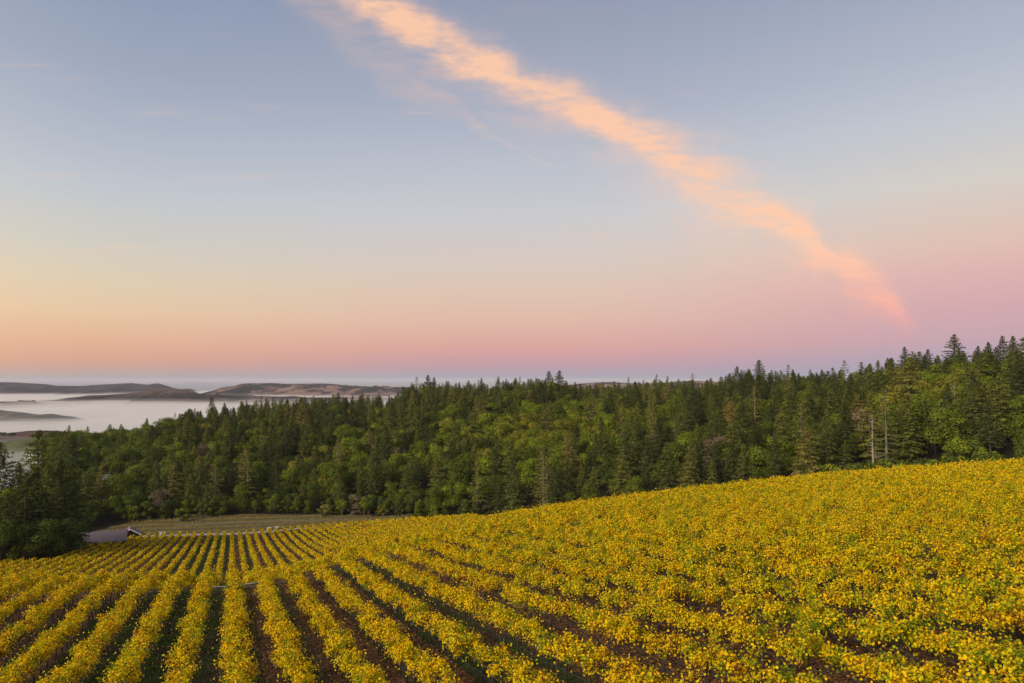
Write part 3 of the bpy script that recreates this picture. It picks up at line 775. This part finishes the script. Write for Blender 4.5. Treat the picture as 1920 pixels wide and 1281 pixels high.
CAT = {'conifer': 'conifer', 'sparse': 'conifer', 'snag': 'dead tree', 'broad': 'tree', 'shrub': 'bush'}
def plant(i):
    k, var, x, y, gz, h, t = TREES[i][:7]; cm, wm, mh = KIND[k][var]
    sk = .09*h if k in ('broad', 'shrub') else 0.
    root = empty(NAME[k], (x, y, gz-sk), r.uniform(0, 6.28)); s = (h+sk)/mh; ws = s*r.uniform(.88, 1.15)
    root.scale = (ws, ws, s)
    lab = TREES[i][7] if len(TREES[i]) > 7 and TREES[i][7] else LAB.get(i)
    tag(root, lab, CAT[k], GRP[k])
    for nm, me in (('crown', cm), ('trunk', wm)):
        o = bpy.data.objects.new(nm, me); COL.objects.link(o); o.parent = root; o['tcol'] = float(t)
    return root
for i in single: plant(i)
sset = set(single); rest = [i for i in range(len(TREES)) if i not in sset]
# --- the rest of the forest: one object, points that carry whole trees
def forest(name, ids, label):
    me = bpy.data.meshes.new(name); n = len(ids)
    P = np.array([[TREES[i][2], TREES[i][3], TREES[i][4]] for i in ids], dtype=np.float32)
    me.vertices.add(n); me.vertices.foreach_set('co', P.ravel())
    off = {}; c = 0; meshes = []
    for k in KIND:
        off[k] = c; c += len(KIND[k]); meshes += [(a, b, mh) for a, b, mh in KIND[k]]
    vi = np.array([off[TREES[i][0]]+TREES[i][1] for i in ids], dtype=np.int32)
    sc = np.array([TREES[i][5]/meshes[v_][2] for i, v_ in zip(ids, vi)], dtype=np.float32)
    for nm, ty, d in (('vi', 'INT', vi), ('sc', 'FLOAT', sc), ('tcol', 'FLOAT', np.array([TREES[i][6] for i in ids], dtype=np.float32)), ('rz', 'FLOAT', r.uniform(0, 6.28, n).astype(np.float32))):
        a = me.attributes.new(nm, ty, 'POINT'); a.data.foreach_set('value', d)
    o = bpy.data.objects.new(name, me); COL.objects.link(o)
    ng = bpy.data.node_groups.new('trees_on_points', 'GeometryNodeTree')
    ng.interface.new_socket('Geometry', in_out='INPUT', socket_type='NodeSocketGeometry'); ng.interface.new_socket('Geometry', in_out='OUTPUT', socket_type='NodeSocketGeometry')
    N_ = ng.nodes; Lk = ng.links.new
    gi = N_.new('NodeGroupInput'); go = N_.new('NodeGroupOutput')
    jn = N_.new('GeometryNodeJoinGeometry'); ti = []
    first = {}
    for ob in SC.objects:
        if ob.type == 'MESH' and ob.name.split('.')[0] in ('crown', 'trunk') and ob.data.name not in first: first[ob.data.name] = ob
    for a, b, mh in meshes:
        jj = N_.new('GeometryNodeJoinGeometry')
        for m_ in (b, a):
            oi = N_.new('GeometryNodeObjectInfo'); ob = first.get(m_.name)
            if ob is None: continue
            oi.inputs['Object'].default_value = ob; oi.transform_space = 'ORIGINAL'; Lk(oi.outputs['Geometry'], jj.inputs[0])
        gt = N_.new('GeometryNodeGeometryToInstance'); Lk(jj.outputs[0], gt.inputs[0]); ti.append(gt)
    for gt in ti[::-1]: Lk(gt.outputs[0], jn.inputs[0])
    ip_ = N_.new('GeometryNodeInstanceOnPoints'); Lk(gi.outputs[0], ip_.inputs['Points']); Lk(jn.outputs[0], ip_.inputs['Instance'])
    ip_.inputs['Pick Instance'].default_value = True
    def na(nm, ty):
        q = N_.new('GeometryNodeInputNamedAttribute'); q.data_type = ty; q.inputs[0].default_value = nm; return q.outputs[0]
    Lk(na('vi', 'INT'), ip_.inputs['Instance Index'])
    cx = N_.new('ShaderNodeCombineXYZ'); Lk(na('rz', 'FLOAT'), cx.inputs[2]); Lk(cx.outputs[0], ip_.inputs['Rotation'])
    cs = N_.new('ShaderNodeCombineXYZ'); q = na('sc', 'FLOAT'); [Lk(q, cs.inputs[j]) for j in range(3)]; Lk(cs.outputs[0], ip_.inputs['Scale'])
    Lk(ip_.outputs[0], go.inputs[0])
    md = o.modifiers.new('trees', 'NODES'); md.node_group = ng
    return tag(o, label, 'forest', kind='stuff')
# make sure that every mesh of the kinds stands somewhere as a real tree
for k in KIND:
    for var in range(len(KIND[k])):
        if not any(TREES[i][0] == k and TREES[i][1] == var for i in single): print('proto unused', k, var)
if rest: forest('forest', rest, 'dense mixed forest filling the hillside behind and between the nearer trees')

# ------------------------------------------------------------------ distant hills and the valley fog
def f_hill(dark, light, sc, lim):
    def f(g):
        pos = g.n('ShaderNodeNewGeometry').outputs['Position']
        mp = g.n('ShaderNodeMapping'); g.put(mp, 0, pos); mp.inputs['Scale'].default_value = (1, .45, 2.2)
        n = g.noise(mp.outputs[0], sc, 7, .62); n2_ = g.noise(mp.outputs[0], sc*7, 5, .6)
        f_ = g.ss(lim-.05, lim+.06, g.m('ADD', g.m('MULTIPLY', n, .8), g.m('MULTIPLY', n2_, .2)))
        out(g, pbsdf(g, g.mix(f_, (*dark, 1), g.mix(n2_, (*light, 1), tuple(c*.7 for c in light)+(1,))), .95, .05))
    return f
M_H1 = mat('far_ridge', f_hill((.016, .015, .022), (.085, .066, .066), .0045, .5))
M_H2 = mat('brown_hill', f_hill((.018, .017, .016), (.14, .085, .055), .008, .50))
M_H3 = mat('ranch_hill', f_hill((.016, .017, .022), (.34, .21, .15), .006, .50))
M_H4 = mat('low_spur', f_hill((.10, .095, .08), (.19, .17, .14), .004, .5))  # light grey: the veil of fog over this spur is put into its colour
M_H5 = mat('red_spur', f_hill((.09, .06, .05), (.22, .085, .065), .008, .48))
M_H6 = mat('green_spur', f_hill((.10, .11, .05), (.19, .19, .10), .005, .5))
def hill(name, prof, D, depth, base, m, amp=1., seed=1, n=300, k=60):
    "prof: (px, py of the crest) -> a ridge of real depth standing at distance D"
    px = np.linspace(prof[0][0], prof[-1][0], n); zc = -(pchip([p[0] for p in prof], [p[1] for p in prof], px)-712)/1280*D
    t = np.linspace(-1, 1.3, k); XX_ = []; YY_ = []; ZZ_ = []
    rr_ = np.random.default_rng(seed); ph = rr_.uniform(0, 6.28, 8)
    for j, tt in enumerate(t):
        y = D+tt*depth+depth*.12*np.sin(px*.03+ph[0]); x = (px-960)/1280*D*(1+.0*tt)
        sh = max(0., 1-abs(tt))**1.0; sh = .35*sh+.65*(sh*sh*(3-2*sh))
        wob = amp*(zc-base)*.10*(np.sin(px*.055+ph[1]+tt*2)+.6*np.sin(px*.13+ph[2]+tt*4)+.35*np.sin(px*.31+ph[3]-tt*5))*(1-sh)*sh*3
        z = base+(zc-base)*sh+wob
        z = z+(zc-base)*.30*(lump(x, y*.5, 420*D/4000, seed)+.6*lump(x, y*.6, 150*D/4000, seed+9))*sh*(1-sh**3)*1.6
        if tt > 1: z = np.full(n, base)
        XX_.append(x); YY_.append(y); ZZ_.append(z)
    V = np.stack([np.array(XX_), np.array(YY_), np.array(ZZ_)], -1).reshape(-1, 3)
    return tag(newmesh(name, V, grid_faces(n, k), m, smooth=True), kind='structure')
hill('hills', [(-900,735),(-400,722),(-150,716),(0,717),(20,720),(90,722),(150,723.5),(225,718.5),(262,721),(310,729),(380,742),(430,756)], 5600, 1500, -146, M_H1, seed=2)
hill('hills', [(30,768),(70,757),(110,750),(160,744),(240,737),(300,730),(335,731),(375,736),(430,740),(480,743),(560,744),(640,745),(740,747),(860,752)], 3500, 620, -140, M_H2, seed=4)
hill('hills', [(-500,760),(-100,748),(0,752),(40,753),(72,757),(110,768),(140,775)], 3000, 330, -140, M_H2, .6, seed=5)
hill('hills', [(360,752),(392,739),(420,729),(455,722),(490,718.5),(520,718),(545,719.5),(590,719),(650,723),(740,725),(900,728),(1060,722),(1130,716),(1200,719),(1250,717.5),(1290,714),(1340,715.5),(1420,716),(1600,716),(1900,722)], 5000, 1300, -146, M_H3, seed=8, n=260)
hill('hills', [(-400,775),(-120,765),(0,768),(40,770),(75,776),(112,784),(130,800)], 2000, 240, -140, M_H4, .5, seed=6)
hill('hills', [(-300,812),(0,815),(20,812),(40,809),(70,806.5),(95,807),(130,812),(170,830)], 1300, 95, -130, M_H5, .4, seed=7)
hill('hills', [(-300,850),(-40,834),(0,829),(40,823),(95,816),(140,808),(200,812)], 1000, 75, -120, M_H6, .3, seed=9)
# tiny trees on the distant hills
def wood(spots, label):
    P_ = []; N_ = []; S_ = []
    for px, py, D, w in spots:
        c = np.array([(px-960)/1280*D, D, -(py-712)/1280*D]); m = 70
        d = rng.normal(0, 1, (m, 3)); d /= np.linalg.norm(d, axis=1)[:, None]
        P_.append(c+d*w*np.array([1, 1, .7])*rng.uniform(.6, 1, (m, 1))); N_.append(d+[0, 0, .3]); S_.append(np.full(m, w*.5))
    V, F, t = quads(np.concatenate(P_), np.concatenate(N_), np.concatenate(S_), .4, rng.random(sum(len(p) for p in P_)), rng, .8)
    o = newmesh('far_woods', V, F, M_CON, attr={'tint': t}); o['tcol'] = .1
    return tag(o, label, 'woods', kind='stuff')
sp = [(x, 753.5+rng.uniform(-1.5, 1), 3000, rng.uniform(5, 9)) for x in np.r_[rng.uniform(36, 70, 26)]]
sp += [(345, 732.5, 3500, 8), (410, 739, 3480, 11), (405, 742, 3480, 9), (415, 743, 3480, 9)]
sp += [(x, 743+.05*(x-400)+rng.uniform(-1, 2.5), 3440, rng.uniform(6, 11)) for x in rng.uniform(398, 560, 60)]
sp += [(x, 813+rng.uniform(-1, 2), 1235, rng.uniform(3, 5)) for x in rng.uniform(-60, 32, 34)]
sp += [(x, 808+rng.uniform(-.6, 1), 1290, rng.uniform(2.5, 4)) for x in rng.uniform(76, 95, 10)]
sp += [(x, 722+rng.uniform(-1, 2)+abs(x-500)*.02, 4800, rng.uniform(10, 18)) for x in np.r_[rng.uniform(470, 510, 16), rng.uniform(560, 590, 10), rng.uniform(640, 740, 26)]]
wood(sp, 'small dark clumps of trees dotting the distant hills above the fog')

def f_fog(g):
    v = g.n('ShaderNodeVolumePrincipled'); v.inputs['Color'].default_value = (.995, .985, .965, 1); v.inputs['Density'].default_value =   .0035; v.inputs['Anisotropy'].default_value = .0
    g.n('ShaderNodeOutputMaterial', i={1: v.outputs[0]})
fx = np.linspace(-7000, 2600, 240); fy = np.r_[np.linspace(620, 2600, 90), np.linspace(2640, 6600, 60)]
FX, FY = np.meshgrid(fx, fy)
FT = -104+lump(FX, FY, 900, 21)*6+lump(FX*.25, FY, 330, 31)*9+lump(FX, FY, 240, 22)*5+lump(FX*.6, FY, 110, 23)*3+6*sst(1500, 3500, FY)
edge = sst(620, 900, FY)*(1-sst(6000, 6600, FY))*(1-sst(1800, 2600, FX))*sst(-7000, -6400, FX)
FT = -148+(FT+148)*edge
nv = FX.size; top = np.stack([FX, FY, FT], -1).reshape(-1, 3); bot = top.copy(); bot[:, 2] = -148.5
ft_ = grid_faces(len(fx), len(fy)); nx, ny = len(fx), len(fy)
bd = np.r_[np.arange(nx), np.arange(1, ny)*nx+nx-1, (ny-1)*nx+np.arange(nx-2, -1, -1), np.arange(ny-2, 0, -1)*nx]; bn = np.roll(bd, -1)
side_ = np.stack([bd, bd+nv, bn+nv, bn], 1)
fog = newmesh('fog', np.concatenate([top, bot]), np.concatenate([ft_, ft_[:, ::-1]+nv, side_]), mat('valley_fog', f_fog))
tag(fog, 'low white fog filling the valley between the hills', 'fog', kind='stuff')

def f_veil(g):
    v = g.n('ShaderNodeVolumePrincipled'); v.inputs['Color'].default_value = (.99, .975, .955, 1); v.inputs['Density'].default_value = .0007
    g.n('ShaderNodeOutputMaterial', i={1: v.outputs[0]})
top2 = top.copy(); top2[:, 2] = np.maximum(top2[:, 2]+(8+9*np.clip(lump(FX*.35, FY, 420, 41)+.6*lump(FX*.5, FY, 170, 42), -.8, 1.2).ravel())*edge.ravel(), -148)
veil = newmesh('mist', np.concatenate([top2, bot]), np.concatenate([ft_, ft_[:, ::-1]+nv, side_]), mat('thin_mist', f_veil))
tag(veil, 'thin uneven mist drifting just over the valley fog and hill feet', 'mist', kind='stuff')

# ------------------------------------------------------------------ buildings and small things
M_ROOF = simple('mauve_roof', (.19, .145, .15), .8, 2, .15); M_DARKW = simple('dark_timber', (.05, .035, .035), .8, 2)
M_WHITE = simple('white_paint', (.78, .77, .74), .5, 3, .06); M_GLASS = simple('dark_glass', (.03, .035, .045), .15, 1, .1, .6)
M_CREAM = simple('cream_paint', (.60, .58, .38), .6, 3, .1); M_TYRE = simple('tyre_rubber', (.02, .02, .02), .8, 6)
def gz_(x, y): return float(G(np.array([x]), np.array([y]))[0])
def house(name, px, Y, L, Wd, H, rise, rz, wallm, roofm, label, cat, fascia=None, vents=0, dz=0):
    x, y = at(px, Y); root = empty(name, (x, y, gz_(x, y)+dz), rz); tag(root, label, cat)
    MB().prism([(-L/2, 0-1.5), (L/2, -1.5), (L/2, H), (-L/2, H)], -Wd/2, Wd/2).build('wall', wallm, root)
    ov = .6; b = MB(); th = .18
    for s in (-1, 1):
        k = len(b.v)
        for q in (-L/2-ov, L/2+ov):
            for (yy, zz) in ((0, H+rise), (s*(Wd/2+ov), H-ov*rise/(Wd/2))):
                b.v += [(q, yy, zz+.02), (q, yy, zz+th)]
        b.f += [(k, k+2, k+3, k+1), (k+4, k+5, k+7, k+6), (k+1, k+3, k+7, k+5), (k, k+4, k+6, k+2), (k+2, k+6, k+7, k+3), (k, k+1, k+5, k+4)]
    b.build('roof', roofm, root)
    for s in (-1, 1):
        k = L/2*s; g_ = MB(); g_.v = [(k, -Wd/2, H), (k, Wd/2, H), (k, 0, H+rise), (k-s*.2, -Wd/2, H), (k-s*.2, Wd/2, H), (k-s*.2, 0, H+rise)]
        g_.f = [(0, 1, 2), (3, 5, 4), (0, 3, 4, 1), (1, 4, 5, 2), (2, 5, 3, 0)]; g_.build('gable', wallm, root)
    d = MB().box((-L*.12, -Wd/2-.04, 1.05), (1.1, .08, 2.1)).build('door', M_WHITE if fascia else M_DARKW, root)
    for q in (-.36, .12, .32):
        w = MB().box((L*q, -Wd/2-.04, 1.5), (1.3, .10, 1.1)).build('window', M_GLASS, root)
        MB().box((L*q, -Wd/2-.07, .9), (1.5, .16, .08)).build('sill', M_WHITE, w)
    if fascia:
        for s in (-1, 1):
            b = MB(); b.tube([(L/2+ov+.05, 0, H+rise+.1), (L/2+ov+.05, s*(Wd/2+ov), H-ov*rise/(Wd/2)+.1)], .16, 4); b.build('fascia', fascia, root)
    for k in range(vents):
        MB().box((-L*.2+k*1.6, .5, H+rise+.25), (1.1, .9, .7)).build('roof_vent', M_WHITE, root)
    return root
house('barn', 191, 212, 12.6, 7.6, 2.4, 2.2, R(24), M_DARKW, M_ROOF, 'long low barn with a dusty mauve roof at the left end of the vineyard', 'barn', vents=0)
house('cottage', 243, 236, 4.6, 5.6, 2.3, 1.7, R(-62), M_DARKW, M_ROOF, 'small dark cottage with a white gable edge, right of the barn', 'house', fascia=M_WHITE)
house('shed', 221, 234, 1.9, 1.9, 2.4, .35, R(10), M_CREAM, M_CREAM, 'tiny pale yellow shed between the barn and the cottage', 'shed')
def car(px, Y, rz, label, m=M_WHITE, van=False, L=4.6):
    x, y = at(px, Y); root = empty('parked_van' if van else 'parked_car', (x, y, gz_(x, y)), rz); tag(root, label, 'van' if van else 'car')
    h = 2.1 if van else 1.45
    pr = [(-L/2, .35), (L/2, .35), (L/2, .85), (L*.30, 1.0), (L*.18, h), (-L*.38 if not van else -L*.49, h), (-L/2, .95 if not van else h*.9)]
    MB().prism(pr, -.88, .88).build('body', m, root)
    MB().prism([(L*.165, h-.12), (L*.265, 1.05), (-L*.40, 1.05), (-L*.34, h-.12)], -.89, .89).build('window', M_GLASS, root)
    for a in (-.3, .3):
        for s in (-1, 1): MB().tube([(L*a, s*.93, .34), (L*a, s*.70, .34)], .34, 12).build('wheel', M_TYRE, root)
    return root
car(176, 226, R(62), 'white van parked behind the barn roof, nearer the trees', van=True, L=4.6)
car(184, 227, R(55), 'white car parked behind the barn beside the white van')
M_BIN = simple('bin_plastic', (.50, .50, .47), .6, 3, .08)
def bin_(px, Y, rz, label):
    x, y = at(px, Y); root = empty('harvest_bin', (x, y, gz_(x, y)+.12), rz); tag(root, label, 'harvest bin', 'white harvest bins at the row ends')
    b = MB()
    for dx in (-.62, .62): b.box((dx, 0, .55), (.06, 1.18, .84))
    for dy in (-.62, .62): b.box((0, dy, .55), (1.30, .06, .84))
    b.box((0, 0, .16), (1.18, 1.18, .05)); b.build('body', M_BIN, root)
    b = MB()
    for dx in (-.66, .66): b.box((dx, 0, .985), (.08, 1.40, .06))
    for dy in (-.66, .66): b.box((0, dy, .985), (1.24, .08, .06))
    b.build('rim', M_BIN, root)
    for dx in (-.5, 0, .5): MB().box((dx, 0, .06), (.14, 1.2, .13)).build('foot', M_BIN, root)
bin_(299, 245.5, .2, 'white harvest bin at the row ends nearest the barn, left one of two')
bin_(305, 245.6, .5, 'white harvest bin at the row ends nearest the barn, right one of two')
bin_(504, 250.6, .1, 'white harvest bin by the pale road, closer to the central row')
bin_(518, 251.2, .3, 'white harvest bin by the pale road, farthest from the barn')
house('far_house', 188, 338, 6.5, 5, 2.6, 1.5, R(12), M_WHITE, M_WHITE, 'small white roofed house in the clearing on the forested slope', 'house', dz=1.5)
house('ranch_house', 458, 4560, 34, 20, 8, 7, R(5), M_WHITE, M_WHITE, 'tiny white ranch building on the distant tan hill', 'house', dz=0)
for o in SC.objects:
    if o.name.startswith('ranch_house'): o.location.z = -(738-712)/1280*4560

def f_haze(g):
    v = g.n('ShaderNodeVolumePrincipled'); v.inputs['Color'].default_value = (.82, .81, .90, 1); v.inputs['Density'].default_value = 3.6e-5
    g.n('ShaderNodeOutputMaterial', i={1: v.outputs[0]})
hz = MB().box((0, 30000, -55), (124000, 64000, 210)).build('haze', mat('thin_haze', f_haze)); tag(hz, 'thin bluish haze between the camera and the distant hills', 'haze', kind='stuff')

_l = {}
for o in SC.objects:
    if o.get('label') and o.parent is None: _l.setdefault(o['label'], []).append(o.name)
print('labels', len(_l), 'shared', [k for k, v in _l.items() if len(v) > 1][:5], 'longest', max(_l, key=lambda q: len(q.split())))
